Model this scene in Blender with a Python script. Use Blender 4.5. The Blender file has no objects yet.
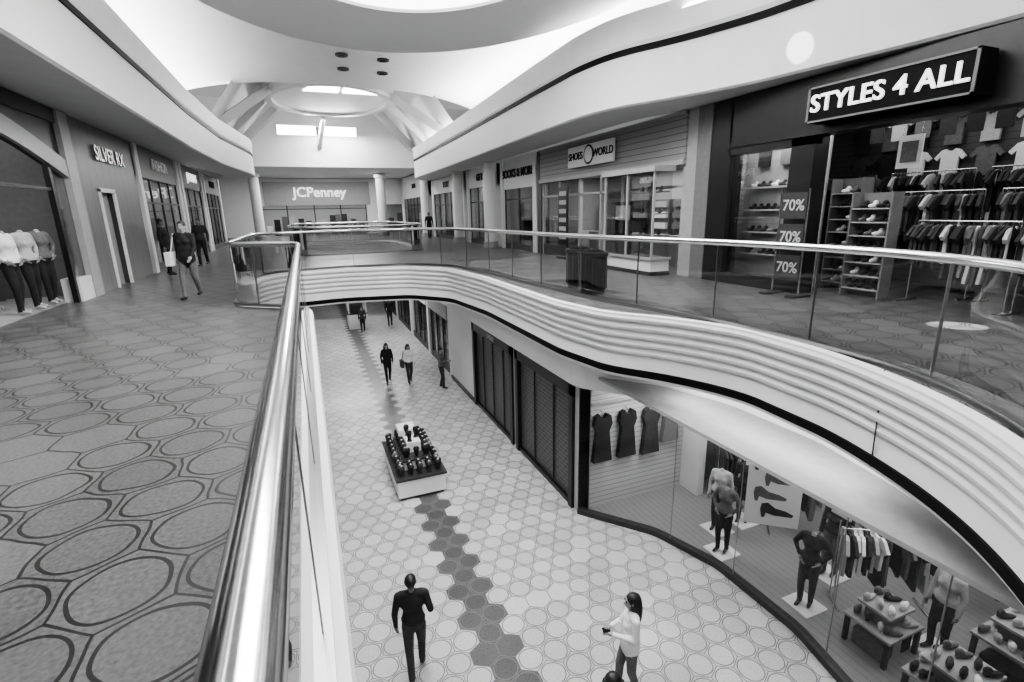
import bpy, bmesh, math, random
import numpy as np
from mathutils import Vector, Matrix
random.seed(7)
# ------------------------------------------------------------------ camera
f=505.0; p=math.radians(14.38); yw=math.radians(21.69); a=math.radians(1.2)
sp,cp,sy,cy=math.sin(p),math.cos(p),math.sin(yw),math.cos(yw)
Fv=Vector((sy*cp,cy*cp,-sp));U0=Vector((sy*sp,cy*sp,cp));R0=Vector((cy,-sy,0))
Rv=R0*math.cos(a)-U0*math.sin(a); Uv=U0*math.cos(a)+R0*math.sin(a)
cd=bpy.data.cameras.new("camera");cam=bpy.data.objects.new("camera",cd)
bpy.context.collection.objects.link(cam)
cd.sensor_width=36;cd.lens=f/1024*36;cd.clip_start=0.02;cd.clip_end=300
cam.matrix_world=Matrix((( Rv.x,Uv.x,-Fv.x,0),(Rv.y,Uv.y,-Fv.y,0),(Rv.z,Uv.z,-Fv.z,6.7),(0,0,0,1)))
bpy.context.scene.camera=cam
try: bpy.context.scene.view_settings.look='AgX - Medium High Contrast'
except Exception as e: print("look",e)
# ------------------------------------------------------------------ materials
def mat(name,g,rough=.6,metal=0.,noise=0.,nscale=30.,emit=0.,spec=.5):
    m=bpy.data.materials.new(name);m.use_nodes=True;nt=m.node_tree
    b=nt.nodes["Principled BSDF"]
    b.inputs["Base Color"].default_value=(g,g,g,1);b.inputs["Roughness"].default_value=rough
    b.inputs["Metallic"].default_value=metal
    b.inputs["Specular IOR Level"].default_value=spec
    if emit>0:
        b.inputs["Emission Color"].default_value=(1,1,1,1);b.inputs["Emission Strength"].default_value=emit
    if noise>0:
        tc=nt.nodes.new("ShaderNodeTexCoord");n=nt.nodes.new("ShaderNodeTexNoise");n.inputs["Scale"].default_value=nscale
        n.inputs["Detail"].default_value=3
        nt.links.new(tc.outputs["Object"],n.inputs["Vector"])
        mr=nt.nodes.new("ShaderNodeMapRange");mr.inputs[3].default_value=g*(1-noise);mr.inputs[4].default_value=g*(1+noise)
        mr.inputs[1].default_value=.3;mr.inputs[2].default_value=.7
        nt.links.new(n.outputs["Fac"],mr.inputs[0]);nt.links.new(mr.outputs[0],b.inputs["Base Color"])
    return m
WHITE=mat("white_plaster",.7,.6,noise=.02,nscale=3)
CEIL=mat("ceiling_paint",.78,.7,noise=.02,nscale=2)
CLOUD=mat("cloud_paint",.9,.7)
CEILR=mat("ceiling_rib_paint",.58,.7,noise=.02,nscale=2)
BULK=mat("bulkhead_paint",.62,.55,noise=.03,nscale=2)
RIB=mat("ribbed_fascia_white",.64,.4,noise=.03,nscale=4)
BLACK=mat("black_trim",.005,.6,spec=.1)
DARK=mat("dark_facade",.01,.35,noise=.2,nscale=4)
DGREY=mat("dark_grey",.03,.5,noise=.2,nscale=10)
MGREY=mat("mid_grey",.14,.5,noise=.1,nscale=10)
LGREY=mat("light_grey",.32,.5,noise=.06,nscale=8)
STEEL=mat("brushed_steel",.6,.16,1.,noise=.1,nscale=60)
STEELD=mat("steel_shoe",.3,.3,1.)
PAPER=mat("paper_white",.75,.6)
LETTER=mat("lit_letters",.9,.5,emit=1.0)
LAMP=mat("lamp_lens",.9,.5,emit=14)
SKYG=mat("skylight_glazing",.9,.5,emit=8)
SKINM=mat("skin",.3,.55);SKIND=mat("skin_dark",.14,.55)
HAIR=mat("hair_black",.008,.5)
CLB=mat("cloth_black",.01,.85,noise=.2,nscale=20);CLD=mat("cloth_dark",.03,.85,noise=.3,nscale=20)
CLM=mat("cloth_grey",.12,.85,noise=.2,nscale=20);CLL=mat("cloth_light",.4,.85,noise=.1,nscale=20)
CLW=mat("cloth_white",.75,.85,noise=.05,nscale=15);DENIM=mat("denim",.05,.85,noise=.4,nscale=60)
SHOE=mat("shoe_dark",.02,.4);SHOEL=mat("shoe_light",.4,.5)
MANQ=mat("mannequin_grey",.3,.35)
EYE=mat("eye_dark",.01,.2);LIP=mat("lip",.14,.5)
CLOTHS=[CLB,CLD,CLM,CLL,CLW,DENIM,CLD,CLM]
DCLOTHS=[CLB,CLD,CLB,CLM,CLD,DENIM,CLL,CLB,CLD]

def glassmat(name,tint=.93,refl=.9,facmul=1.0):
    m=bpy.data.materials.new(name);m.use_nodes=True;nt=m.node_tree;nt.nodes.clear()
    o=nt.nodes.new("ShaderNodeOutputMaterial");mx=nt.nodes.new("ShaderNodeMixShader")
    t=nt.nodes.new("ShaderNodeBsdfTransparent");g=nt.nodes.new("ShaderNodeBsdfGlossy")
    fr=nt.nodes.new("ShaderNodeFresnel");fr.inputs[0].default_value=1.45
    t.inputs[0].default_value=(tint,tint,tint,1);g.inputs[0].default_value=(refl,refl,refl,1);g.inputs["Roughness"].default_value=.01
    mu=nt.nodes.new("ShaderNodeMath");mu.operation='MULTIPLY';mu.inputs[1].default_value=facmul
    nt.links.new(fr.outputs[0],mu.inputs[0]);nt.links.new(mu.outputs[0],mx.inputs[0])
    nt.links.new(t.outputs[0],mx.inputs[1]);nt.links.new(g.outputs[0],mx.inputs[2]);nt.links.new(mx.outputs[0],o.inputs[0])
    return m
GLASS=glassmat("guard_glass",.74,.9,1.2)
SGLASS=glassmat("shop_glass",.88,.8,.6)

def paver(name,base,joint,s,strip=None,rough=.3,speck=.25,rad=.44,jw=.018,ringp=1.1,spec=.5,wobble=.2):
    m=bpy.data.materials.new(name);m.use_nodes=True;nt=m.node_tree;N=nt.nodes;L=nt.links
    b=N["Principled BSDF"];b.inputs["Specular IOR Level"].default_value=spec
    geo=N.new("ShaderNodeNewGeometry")
    def vm(op,x,y=None,z=None):
        n=N.new("ShaderNodeVectorMath");n.operation=op
        for i,q in enumerate((x,y,z)):
            if q is None: continue
            if isinstance(q,(tuple,list)): n.inputs[i].default_value=q
            else: L.new(q,n.inputs[i])
        return n.outputs["Value"] if op in('DOT_PRODUCT','LENGTH','DISTANCE') else n.outputs[0]
    def mm(op,x,y=None):
        n=N.new("ShaderNodeMath");n.operation=op
        for i,q in enumerate((x,y)):
            if q is None: continue
            if isinstance(q,(int,float)): n.inputs[i].default_value=q
            else: L.new(q,n.inputs[i])
        return n.outputs[0]
    wob=N.new("ShaderNodeTexNoise");wob.inputs["Scale"].default_value=2.6;wob.inputs["Detail"].default_value=1
    L.new(geo.outputs["Position"],wob.inputs["Vector"])
    P0=vm('MULTIPLY',geo.outputs["Position"],(1/s,1/s,0))
    P0=vm('ADD',P0,vm('MULTIPLY',vm('SUBTRACT',wob.outputs["Color"],(.5,.5,.5)),(wobble,wobble,0)))
    ir=(1,1/1.7320508,1)
    def lat(off):
        q=vm('ADD',P0,off);q=vm('MULTIPLY',q,ir);q=vm('FRACTION',q);q=vm('SUBTRACT',q,(.5,.5,0));q=vm('MULTIPLY',q,(1,1.7320508,0));return q
    A=lat((0,0,0));B=lat((.5,.8660254,0))
    la=vm('LENGTH',A);lb=vm('LENGTH',B)
    sel=mm('LESS_THAN',lb,la)
    mixn=N.new("ShaderNodeMix");mixn.data_type='VECTOR';L.new(sel,mixn.inputs[0]);L.new(A,mixn.inputs[4]);L.new(B,mixn.inputs[5])
    gv=mixn.outputs[1]
    idv=vm('SUBTRACT',P0,gv)
    ln=mm('MINIMUM',la,lb)
    ab=vm('ABSOLUTE',gv)
    sx=N.new("ShaderNodeSeparateXYZ");L.new(ab,sx.inputs[0])
    hx=mm('MAXIMUM',sx.outputs[0],vm('DOT_PRODUCT',ab,(.5,.8660254,0)))
    wn=N.new("ShaderNodeTexWhiteNoise");wn.noise_dimensions='3D'
    n=N.new("ShaderNodeVectorMath");n.operation='SNAP';L.new(vm('ADD',idv,(.1,.1,0)),n.inputs[0]);n.inputs[1].default_value=(.25,.25,1);L.new(n.outputs[0],wn.inputs["Vector"])
    hasring=mm('LESS_THAN',wn.outputs["Value"],ringp)
    c=mm('MULTIPLY',mm('LESS_THAN',mm('ABSOLUTE',mm('SUBTRACT',ln,rad)),jw),hasring)
    h=mm('MULTIPLY',mm('GREATER_THAN',hx,.5-jw*.8),mm('GREATER_THAN',ln,rad))
    jn=mm('MAXIMUM',c,h)
    sn=N.new("ShaderNodeTexNoise");sn.inputs["Scale"].default_value=40;sn.inputs["Detail"].default_value=4
    L.new(geo.outputs["Position"],sn.inputs["Vector"])
    sp_=mm('MULTIPLY',mm('SUBTRACT',sn.outputs["Fac"],.5),speck*4)
    big=N.new("ShaderNodeTexNoise");big.inputs["Scale"].default_value=.5
    L.new(geo.outputs["Position"],big.inputs["Vector"])
    val=mm('ADD',1.0,sp_);val=mm('ADD',val,mm('MULTIPLY',mm('SUBTRACT',wn.outputs["Value"],.5),.25))
    val=mm('ADD',val,mm('MULTIPLY',mm('SUBTRACT',big.outputs["Fac"],.5),.4))
    basev=base
    if strip is not None:
        si=N.new("ShaderNodeSeparateXYZ");L.new(idv,si.inputs[0])
        isd=mm('LESS_THAN',mm('ABSOLUTE',mm('SUBTRACT',si.outputs[0],strip/s)),.6)
        basev=mm('ADD',mm('MULTIPLY',isd,.075-base),base)
    val=mm('MULTIPLY',val,basev)
    out=mm('ADD',mm('MULTIPLY',val,mm('SUBTRACT',1,jn)),mm('MULTIPLY',jn,joint))
    L.new(out,b.inputs["Base Color"])
    rr=mm('ADD',mm('MULTIPLY',sn.outputs["Fac"],.2),rough-.1);L.new(rr,b.inputs["Roughness"])
    bp=N.new("ShaderNodeBump");bp.inputs["Strength"].default_value=.12;bp.inputs["Distance"].default_value=.01
    L.new(mm('SUBTRACT',1,jn),bp.inputs["Height"]);L.new(bp.outputs[0],b.inputs["Normal"])
    return m
FLU=paver("upper_paving",.115,.018,.5,rough=.33,speck=.38,rad=.42,jw=.02,ringp=.85,spec=.4)
FLL=paver("lower_paving",.43,.13,.42,strip=2.1,rough=.3,speck=.15,rad=.44,jw=.02,ringp=.9,wobble=.1)

def stripes(name,g1,g2,axis,period,duty,rough=.5):
    m=bpy.data.materials.new(name);m.use_nodes=True;nt=m.node_tree;N=nt.nodes;L=nt.links;b=N["Principled BSDF"]
    g=N.new("ShaderNodeNewGeometry");s=N.new("ShaderNodeSeparateXYZ");L.new(g.outputs["Position"],s.inputs[0])
    d=N.new("ShaderNodeMath");d.operation='DIVIDE';d.inputs[1].default_value=period;L.new(s.outputs[axis],d.inputs[0])
    fr=N.new("ShaderNodeMath");fr.operation='FRACT';L.new(d.outputs[0],fr.inputs[0])
    lt=N.new("ShaderNodeMath");lt.operation='LESS_THAN';lt.inputs[1].default_value=duty;L.new(fr.outputs[0],lt.inputs[0])
    mr=N.new("ShaderNodeMapRange");mr.inputs[3].default_value=g1;mr.inputs[4].default_value=g2;L.new(lt.outputs[0],mr.inputs[0])
    L.new(mr.outputs[0],b.inputs["Base Color"]);b.inputs["Roughness"].default_value=rough
    return m
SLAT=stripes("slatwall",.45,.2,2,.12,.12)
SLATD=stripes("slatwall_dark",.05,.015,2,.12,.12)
WOOD=stripes("wood_floor_boards",.24,.11,0,.14,.06,.4)
SIDING=stripes("horizontal_siding",.24,.07,2,.16,.12)
PAN=stripes("wood_panel",.13,.05,1,.5,.04,.4)
def brickm(name,g1,g2,mort,sc):
    m=bpy.data.materials.new(name);m.use_nodes=True;nt=m.node_tree;N=nt.nodes;L=nt.links;b=N["Principled BSDF"]
    g=N.new("ShaderNodeNewGeometry");s=N.new("ShaderNodeSeparateXYZ");c=N.new("ShaderNodeCombineXYZ");L.new(g.outputs["Position"],s.inputs[0])
    L.new(s.outputs[1],c.inputs[0]);L.new(s.outputs[2],c.inputs[1])
    t=N.new("ShaderNodeTexBrick");t.inputs["Scale"].default_value=sc;L.new(c.outputs[0],t.inputs["Vector"])
    t.inputs["Color1"].default_value=(g1,)*3+(1,);t.inputs["Color2"].default_value=(g2,)*3+(1,);t.inputs["Mortar"].default_value=(mort,)*3+(1,)
    t.inputs["Mortar Size"].default_value=.03
    L.new(t.outputs["Color"],b.inputs["Base Color"]);b.inputs["Roughness"].default_value=.4
    return m
GRILLE=brickm("grille_mesh",.035,.05,.12,2.4)
# ------------------------------------------------------------------ mesh builder
class MB:
    def __init__(s): s.v=[];s.f=[];s.m=[];s.sm=[];s.mats=[]
    def add(s,vs,fs,m,smooth=False):
        o=len(s.v)
        if m not in s.mats: s.mats.append(m)
        k=s.mats.index(m)
        s.v+= [tuple(q) for q in vs]
        for q in fs: s.f.append(tuple(i+o for i in q));s.m.append(k);s.sm.append(smooth)
        return s
    def box(s,x0,y0,z0,x1,y1,z1,m):
        vs=[(x0,y0,z0),(x1,y0,z0),(x1,y1,z0),(x0,y1,z0),(x0,y0,z1),(x1,y0,z1),(x1,y1,z1),(x0,y1,z1)]
        return s.add(vs,[(0,3,2,1),(4,5,6,7),(0,1,5,4),(1,2,6,5),(2,3,7,6),(3,0,4,7)],m)
    def prism(s,pts,o,ex,ey,t,m):
        o=Vector(o);ex=Vector(ex);ey=Vector(ey);n=ex.cross(ey).normalized()*t/2
        A=[o+ex*q[0]+ey*q[1]-n for q in pts];B=[o+ex*q[0]+ey*q[1]+n for q in pts];k=len(pts)
        fs=[tuple(range(k-1,-1,-1)),tuple(range(k,2*k))]+[(i,(i+1)%k,(i+1)%k+k,i+k) for i in range(k)]
        return s.add(A+B,fs,m)
    def cyl(s,A,B,ra,rb,m,seg=12,smooth=True):
        A=Vector(A);B=Vector(B);d=(B-A).normalized()
        u=d.orthogonal().normalized();w=d.cross(u)
        r1=[A+(u*math.cos(2*math.pi*i/seg)+w*math.sin(2*math.pi*i/seg))*ra for i in range(seg)]
        r2=[B+(u*math.cos(2*math.pi*i/seg)+w*math.sin(2*math.pi*i/seg))*rb for i in range(seg)]
        s.add(r1+r2,[(i,(i+1)%seg,(i+1)%seg+seg,i+seg) for i in range(seg)],m,smooth)
        s.add(r1+r2,[tuple(range(seg-1,-1,-1)),tuple(range(seg,2*seg))],m)
        return s
    def ell(s,c,r,m,seg=12,rings=8,rz=0.):
        vs=[];fs=[];ca,sa=math.cos(rz),math.sin(rz)
        for j in range(rings+1):
            th=math.pi*j/rings
            for i in range(seg):
                ph=2*math.pi*i/seg;x=r[0]*math.sin(th)*math.cos(ph);y=r[1]*math.sin(th)*math.sin(ph)
                vs.append((c[0]+x*ca-y*sa,c[1]+x*sa+y*ca,c[2]+r[2]*math.cos(th)))
        for j in range(rings):
            for i in range(seg):
                fs.append((j*seg+i,(j+1)*seg+i,(j+1)*seg+(i+1)%seg,j*seg+(i+1)%seg))
        return s.add(vs,fs,m,True)
    def build(s,name,parent=None):
        me=bpy.data.meshes.new(name);me.from_pydata(s.v,[],s.f)
        for q in s.mats: me.materials.append(q)
        me.polygons.foreach_set("material_index",s.m);me.polygons.foreach_set("use_smooth",s.sm);me.update()
        o=bpy.data.objects.new(name,me);bpy.context.collection.objects.link(o)
        if parent: o.parent=parent
        return o
def chaikin(pts,n=3,closed=True,mx=1.3):
    P0=[Vector(q) for q in pts];P=[];k=len(P0)
    for i in range(k if closed else k-1):
        A,B=P0[i],P0[(i+1)%k];d=(B-A).length;P.append(A)
        if d>2*mx:
            P.append(A+(B-A)*(mx/d));P.append(B-(B-A)*(mx/d))
    if not closed: P.append(P0[-1])
    for _ in range(n):
        Q=[];k=len(P)
        if not closed: Q.append(P[0])
        for i in range(k if closed else k-1):
            A,B=P[i],P[(i+1)%k]
            if (B-A).length>2.0*mx: Q+=[A,B]
            else: Q+=[A*.75+B*.25,A*.25+B*.75]
        if not closed: Q.append(P[-1])
        R=[Q[0]]
        for q in Q[1:]:
            if (q-R[-1]).length>1e-4: R.append(q)
        P=R
    return P
def normals(P,closed):
    k=len(P);out=[]
    for i in range(k):
        if closed: d1=(P[i]-P[i-1]);d2=(P[(i+1)%k]-P[i])
        else: d1=P[i]-P[max(i-1,0)];d2=P[min(i+1,k-1)]-P[i]
        d1=d1.normalized() if d1.length>1e-6 else d2.normalized();d2=d2.normalized() if d2.length>1e-6 else d1
        t=(d1+d2).normalized();out.append(Vector((t.y,-t.x)))
    return out
def sweep(mb,P,prof,closed,mats,smooth=True):
    Nn=normals(P,closed);k=len(P)
    for j in range(len(prof)-1):
        (o1,z1),(o2,z2)=prof[j],prof[j+1]
        vs=[];fs=[]
        for i in range(k):
            q=P[i]-Nn[i]*o1;vs.append((q.x,q.y,z1))
        for i in range(k):
            q=P[i]-Nn[i]*o2;vs.append((q.x,q.y,z2))
        for i in range(k if closed else k-1):
            fs.append((i,(i+1)%k,(i+1)%k+k,i+k))
        mb.add(vs,fs,mats[j] if isinstance(mats,list) else mats,smooth)
def tube(mb,P,z,r,m,closed,seg=16):
    Nn=normals(P,closed);k=len(P);vs=[];fs=[]
    for i in range(k):
        for j in range(seg):
            t=2*math.pi*j/seg;q=P[i]+Nn[i]*(r*math.cos(t));vs.append((q.x,q.y,z+r*math.sin(t)))
    for i in range(k if closed else k-1):
        for j in range(seg):
            fs.append((i*seg+j,i*seg+(j+1)%seg,((i+1)%k)*seg+(j+1)%seg,((i+1)%k)*seg+j))
    mb.add(vs,fs,m,True)
# ------------------------------------------------------------------ slabs
VOID=[(-.02,.15),(-.02,10.1),(-1.3,11.1),(-1.3,16.0),(-.7,17.0),(1.0,17.3),(3.0,16.9),(4.0,15.6),(4.3,13.0),(4.3,8.6),(4.55,7.2),(5.2,6.3),(5.6,5.3),(5.5,3.8),(5.1,2.6),(4.5,1.7),(3.6,.9),(2.4,.3),(1.0,.1)]
RAIL=[(-.12,.0),(-.12,10.15),(-1.42,11.15),(-1.42,16.4),(-1.0,17.4),(1.2,17.9),(3.4,17.4),(4.4,16.2),(4.75,13.6),(4.9,10.5),(5.1,8.4),(5.45,6.8),(5.7,5.6),(5.75,4.4),(5.65,3.3),(5.35,2.5),(4.8,1.7),(3.8,.8),(2.5,.1),(1.0,-.08)]
VOID2=[(.2,24),(-.4,25),(-.6,30),(-.4,35),(.2,36),(4.6,36),(5.2,35),(5.4,30),(5.2,25),(4.6,24)]
vp=chaikin(VOID,3,mx=.7);rp=chaikin(RAIL,3,mx=.7);v2=chaikin(VOID2,3,mx=.7)
def slab(name,outer,holes,z,th,m):
    cu=bpy.data.curves.new(name,'CURVE');cu.dimensions='2D';cu.fill_mode='BOTH';cu.extrude=th/2
    for loop in [outer]+holes:
        s=cu.splines.new('POLY');s.points.add(len(loop)-1)
        for i,q in enumerate(loop): s.points[i].co=(q[0],q[1],0,1)
        s.use_cyclic_u=True
    o=bpy.data.objects.new(name+"_c",cu);bpy.context.collection.objects.link(o)
    bpy.context.view_layer.update()
    me=bpy.data.meshes.new_from_object(o.evaluated_get(bpy.context.evaluated_depsgraph_get()))
    bpy.data.objects.remove(o)
    ob=bpy.data.objects.new(name,me);ob.location=(0,0,z-th/2);bpy.context.collection.objects.link(ob)
    me.materials.clear();me.materials.append(m);return ob
def offs(P,o):
    Nn=normals(P,True);return [P[i]-Nn[i]*o for i in range(len(P))]
slab("floor_upper",[(-9,-6),(14,-6),(14,60),(-9,60)],[offs(vp,.12),offs(v2,.12)],5.0,.2,FLU)
MB().box(-9,-6,-.2,15,60,0,FLL).build("floor_lower")
def fascia(name,P):
    prof=[(.14,5.02),(0,5.02)];mats=[RIB]
    z=5.02
    for i in range(5):
        o=.04*i
        prof+=[(o-.0,z-.03),(o-.015,z-.07),(o,z-.115),(o+.06,z-.125),(o+.06,z-.15)]
        mats+=[RIB]*5
        z-=.15
    prof+=[(.2,z-.02),(.18,4.04),(.16,4.03),(.16,3.92),(.18,3.91),(.2,3.86),(.6,3.84),(1.0,3.84),(1.0,4.8)]
    mats+=[RIB,RIB,BLACK,BLACK,BLACK,RIB,RIB,RIB,RIB]
    mb=MB();sweep(mb,P,prof,True,mats,False);return mb.build(name)
fascia("trim_1",vp);fascia("trim_2",v2)
slab("ceiling_lower",[(-9,-6),(14,-6),(14,60),(-9,60)],[offs(vp,.6),offs(v2,.6)],3.98,.08,CEIL)
def guard(name,P,spacing=1.55):
    mb=MB();tube(mb,P,6.2,.048,STEEL,True)
    sweep(mb,P,[(-.012,5.0),(-.012,6.17)],True,GLASS,True)
    sweep(mb,P,[(-.05,5.0),(-.05,5.07),(.05,5.07),(.05,5.0)],True,STEELD,False)
    acc=0;k=len(P)
    for i in range(k):
        A=P[i];B=P[(i+1)%k];d=(B-A).length
        while acc<=d:
            q=A+(B-A)*(acc/d);t=(B-A).normalized();nn=Vector((t.y,-t.x))
            c=[(q-t*.005-nn*.016),(q+t*.005-nn*.016),(q+t*.005+nn*.016),(q-t*.005+nn*.016)]
            vs=[(w.x,w.y,5.05) for w in c]+[(w.x,w.y,6.17) for w in c]
            mb.add(vs,[(0,1,5,4),(1,2,6,5),(2,3,7,6),(3,0,4,7)],STEELD)
            acc+=spacing
        acc-=d
    return mb.build(name)
guard("glass_railing",rp);guard("glass_railing",offs(v2,.15))
mb=MB();mb.cyl((5.42,3.2,5.03),(5.44,3.2,4.5),.008,.008,CLD,6);mb.cyl((5.44,3.2,4.5),(5.5,3.22,3.9),.008,.008,CLD,6);mb.build("hanging_cable")
# ------------------------------------------------------------------ upper bulkheads
BL=[(-3.2,-6),(-3.2,21),(-3.0,27),(-2.3,33),(-2.3,35),(-3.2,36.5),(-6,37.2)]
BR=[(11,38.5),(8.6,38),(7.4,36),(7.2,24),(6.95,15.4),(6.9,12.4),(7.1,11.0),(7.8,9.7),(8.35,8.2),(8.6,6.6),(8.8,5.4),(8.9,4),(8.9,-6)]
def bulk(name,pts):
    P=chaikin(pts,3,False,.8);mb=MB()
    sweep(mb,P,[(1.6,9.0),(.05,9.0),(0,9.04),(0,10.08),(-.03,10.085),(-.03,10.21),(0,10.215),(-.03,10.3),(-.06,10.9),(.25,10.9),(.25,10.5),(2.2,10.5)],False,[BULK,BULK,BULK,BLACK,BLACK,BLACK,BULK,BULK,BULK,BULK,BULK],False)
    return mb.build(name)
bulk("wall_bulkhead_left",BL)
bulk("wall_bulkhead_right",BR)
mb=MB();nx,ny=40,20;vs=[];fs=[]
for j in range(ny+1):
    for i in range(nx+1):
        x=-7+19*i/nx;y=-6+33.5*j/ny;u=(x-2.2)/9.2
        vs.append((x,y,12.7-1.9*abs(u)**3))
for j in range(ny):
    for i in range(nx): fs.append((j*(nx+1)+i,j*(nx+1)+i+1,(j+1)*(nx+1)+i+1,(j+1)*(nx+1)+i))
mb.add(vs,fs,CEIL,True);mb.box(-7,27.4,12.7,12,27.7,14.6,CEIL);mb.build("ceiling")
def ovalring(mb,c,a1,b1,a2,b2,z0,z1,m,seg=96):
    vs=[]
    for (a_,b_,z_) in [(a1,b1,z0),(a1+.08,b1+.08,z0+.08),(a1+.08,b1+.08,z1),(a2,b2,z1),(a2,b2,z0+.05),(a2+.05,b2+.05,z0)]:
        for i in range(seg):
            t=2*math.pi*i/seg;vs.append((c[0]+a_*math.cos(t),c[1]+b_*math.sin(t),z_))
    fs=[]
    for r in range(6):
        for i in range(seg): fs.append((r*seg+i,r*seg+(i+1)%seg,((r+1)%6)*seg+(i+1)%seg,((r+1)%6)*seg+i))
    mb.add(vs,fs,m,False)
mb=MB();ovalring(mb,(2.3,8.5),5.3,7.8,3.2,4.6,11.2,11.5,CLOUD)
mb.build("ceiling_cloud")
for (x,y) in [(2.1,22.4),(3.7,22.6),(2.3,24.4),(3.95,24.6)]:
    mb=MB();zc=12.68;mb.cyl((x,y,zc-.05),(x,y,zc+.03),.24,.24,DGREY,16);mb.cyl((x,y,zc-.06),(x,y,zc-.05),.15,.15,BLACK,16)
    mb.build("recessed_ceiling_light")
mb=MB()
def quad(mb,A,B,C,D,m): mb.add([A,B,C,D],[(0,1,2,3)],m)
quad(mb,(-3.6,27,10.6),(-3.6,38.5,10.6),(-1.2,38.5,13.9),(-1.2,27,13.9),CEIL)
quad(mb,(8.2,27,10.6),(8.2,38.5,10.6),(5.8,38.5,13.9),(5.8,27,13.9),CEIL)
quad(mb,(-1.3,27,13.9),(5.9,27,13.9),(5.9,38.5,13.9),(-1.3,38.5,13.9),CEIL)
mb.box(-9,38.5,9.9,-.9,38.8,14,CEIL);mb.box(4.1,38.5,9.9,13,38.8,14,CEIL)
mb.box(-.9,38.5,9.9,4.1,38.8,11.9,CEIL);mb.box(-.9,38.5,12.5,4.1,38.8,14,CEIL)
mb.box(-8.9,38.85,9.93,13.9,60,10.0,CEIL)
mb.build("ceiling_skylight_bay")
mb=MB();cx,cyy=2.2,32.6
ovalring(mb,(cx,cyy),3.4,4.4,3.0,4.0,12.85,13.9,CEILR,64)
seg=64
vs=[(cx+3.0*math.cos(2*math.pi*i/seg),cyy+4.0*math.sin(2*math.pi*i/seg),13.0) for i in range(seg)]
mb.add(vs,[tuple(range(seg))],CEIL)
def beam(mb,A,B,w,h,m):
    A=Vector(A);B=Vector(B);d=(B-A).normalized();s_=d.cross(Vector((0,0,1))).normalized()*w/2;u=Vector((0,0,h))
    vs=[A-s_,A+s_,B+s_,B-s_,A-s_+u,A+s_+u,B+s_+u,B-s_+u]
    mb.add(vs,[(0,3,2,1),(4,5,6,7),(0,1,5,4),(1,2,6,5),(2,3,7,6),(3,0,4,7)],m)
for (x,y,z) in [(-3.3,29.0,10.7),(7.9,29.0,10.7),(-3.4,33.5,10.7),(7.9,33.5,10.7),(-3.3,37.5,10.7),(7.9,37.5,10.7)]:
    dx,dy=(x-cx)/3.4,(y-cyy)/4.4;l=math.hypot(dx,dy)
    beam(mb,(x,y,z),(cx+(x-cx)/l,cyy+(y-cyy)/l,12.75),.28,.5,CEILR)
beam(mb,(1.6,38.4,11.0),(2.0,37.0,12.7),.25,.4,CEILR)
mb.build("ceiling_lantern_frame")
mb=MB();mb.prism([(.75,30.4),(1.0,29.6),(1.8,29.0),(2.5,28.85),(2.5,30.4)],(0,0,12.97),(1,0,0),(0,1,0),.04,SKYG)
mb.prism([(2.7,30.4),(2.7,28.85),(3.4,29.0),(4.2,29.6),(4.7,30.4)],(0,0,12.97),(1,0,0),(0,1,0),.04,SKYG)
mb.box(-.9,38.62,11.9,1.5,38.66,12.5,SKYG);mb.box(1.75,38.62,11.9,4.1,38.66,12.5,SKYG);mb.build("window_1")
# ------------------------------------------------------------------ text helper
def text(name,s,loc,face,size,m,parent=None,ext=.02,align='CENTER',space=1.0):
    cu=bpy.data.curves.new(name,'FONT');cu.body=s;cu.size=size;cu.extrude=ext;cu.align_x=align;cu.align_y='CENTER'
    cu.offset=size*.012;cu.space_character=space
    o=bpy.data.objects.new(name,cu);bpy.context.collection.objects.link(o);cu.materials.append(m)
    X,Z={'-x':((0,-1,0),(-1,0,0)),'+x':((0,1,0),(1,0,0)),'-y':((1,0,0),(0,-1,0))}[face]
    Y=(0,0,1)
    if parent: o.parent=parent
    o.matrix_world=Matrix(((X[0],Y[0],Z[0],loc[0]),(X[1],Y[1],Z[1],loc[1]),(X[2],Y[2],Z[2],loc[2]),(0,0,0,1)))
    return o
# ------------------------------------------------------------------ garments etc
TEE=[(-.1,0),(-.2,-.03),(-.34,-.2),(-.27,-.27),(-.19,-.18),(-.18,-.68),(.18,-.68),(.19,-.18),(.27,-.27),(.34,-.2),(.2,-.03),(.1,0),(.05,-.05),(-.05,-.05)]
DRESS=[(-.08,0),(-.16,-.04),(-.19,-.2),(-.13,-.35),(-.2,-.95),(.2,-.95),(.13,-.35),(.19,-.2),(.16,-.04),(.08,0),(.04,-.08),(-.04,-.08)]
def tee(mb,o,ex,m,shape=TEE,sc=1.,t=.06): mb.prism([(q[0]*sc,q[1]*sc) for q in shape],o,ex,(0,0,1),t,m)
def clothes_rack(x,y,z,ang,L=1.3,h=1.35,name="clothes_rack",dens=14,cl=None):
    mb=MB();d=Vector((math.cos(ang),math.sin(ang),0));n=Vector((-d.y,d.x,0));c=Vector((x,y,z))
    A=c-d*L/2;B=c+d*L/2
    for q in (A,B):
        mb.cyl(q+Vector((0,0,.03)),q+Vector((0,0,h)),.015,.015,STEEL,8)
        mb.cyl(q-n*.25+Vector((0,0,.02)),q+n*.25+Vector((0,0,.02)),.018,.018,STEEL,8)
    mb.cyl(A+Vector((0,0,h)),B+Vector((0,0,h)),.015,.015,STEEL,8)
    for i in range(dens):
        q=A+d*L*(i+.5)/dens+Vector((0,0,h-.05+random.uniform(-.02,.0)))
        rr=random.uniform(-.3,.3);ex=(n*math.cos(rr)+d*math.sin(rr))
        mb.cyl(q,q+Vector((0,0,.06)),.004,.004,STEEL,5)
        tee(mb,q,ex,random.choice(cl or CLOTHS),random.choice([TEE,DRESS,TEE]),random.uniform(.85,1.1),.05)
    return mb.build(name)
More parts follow.
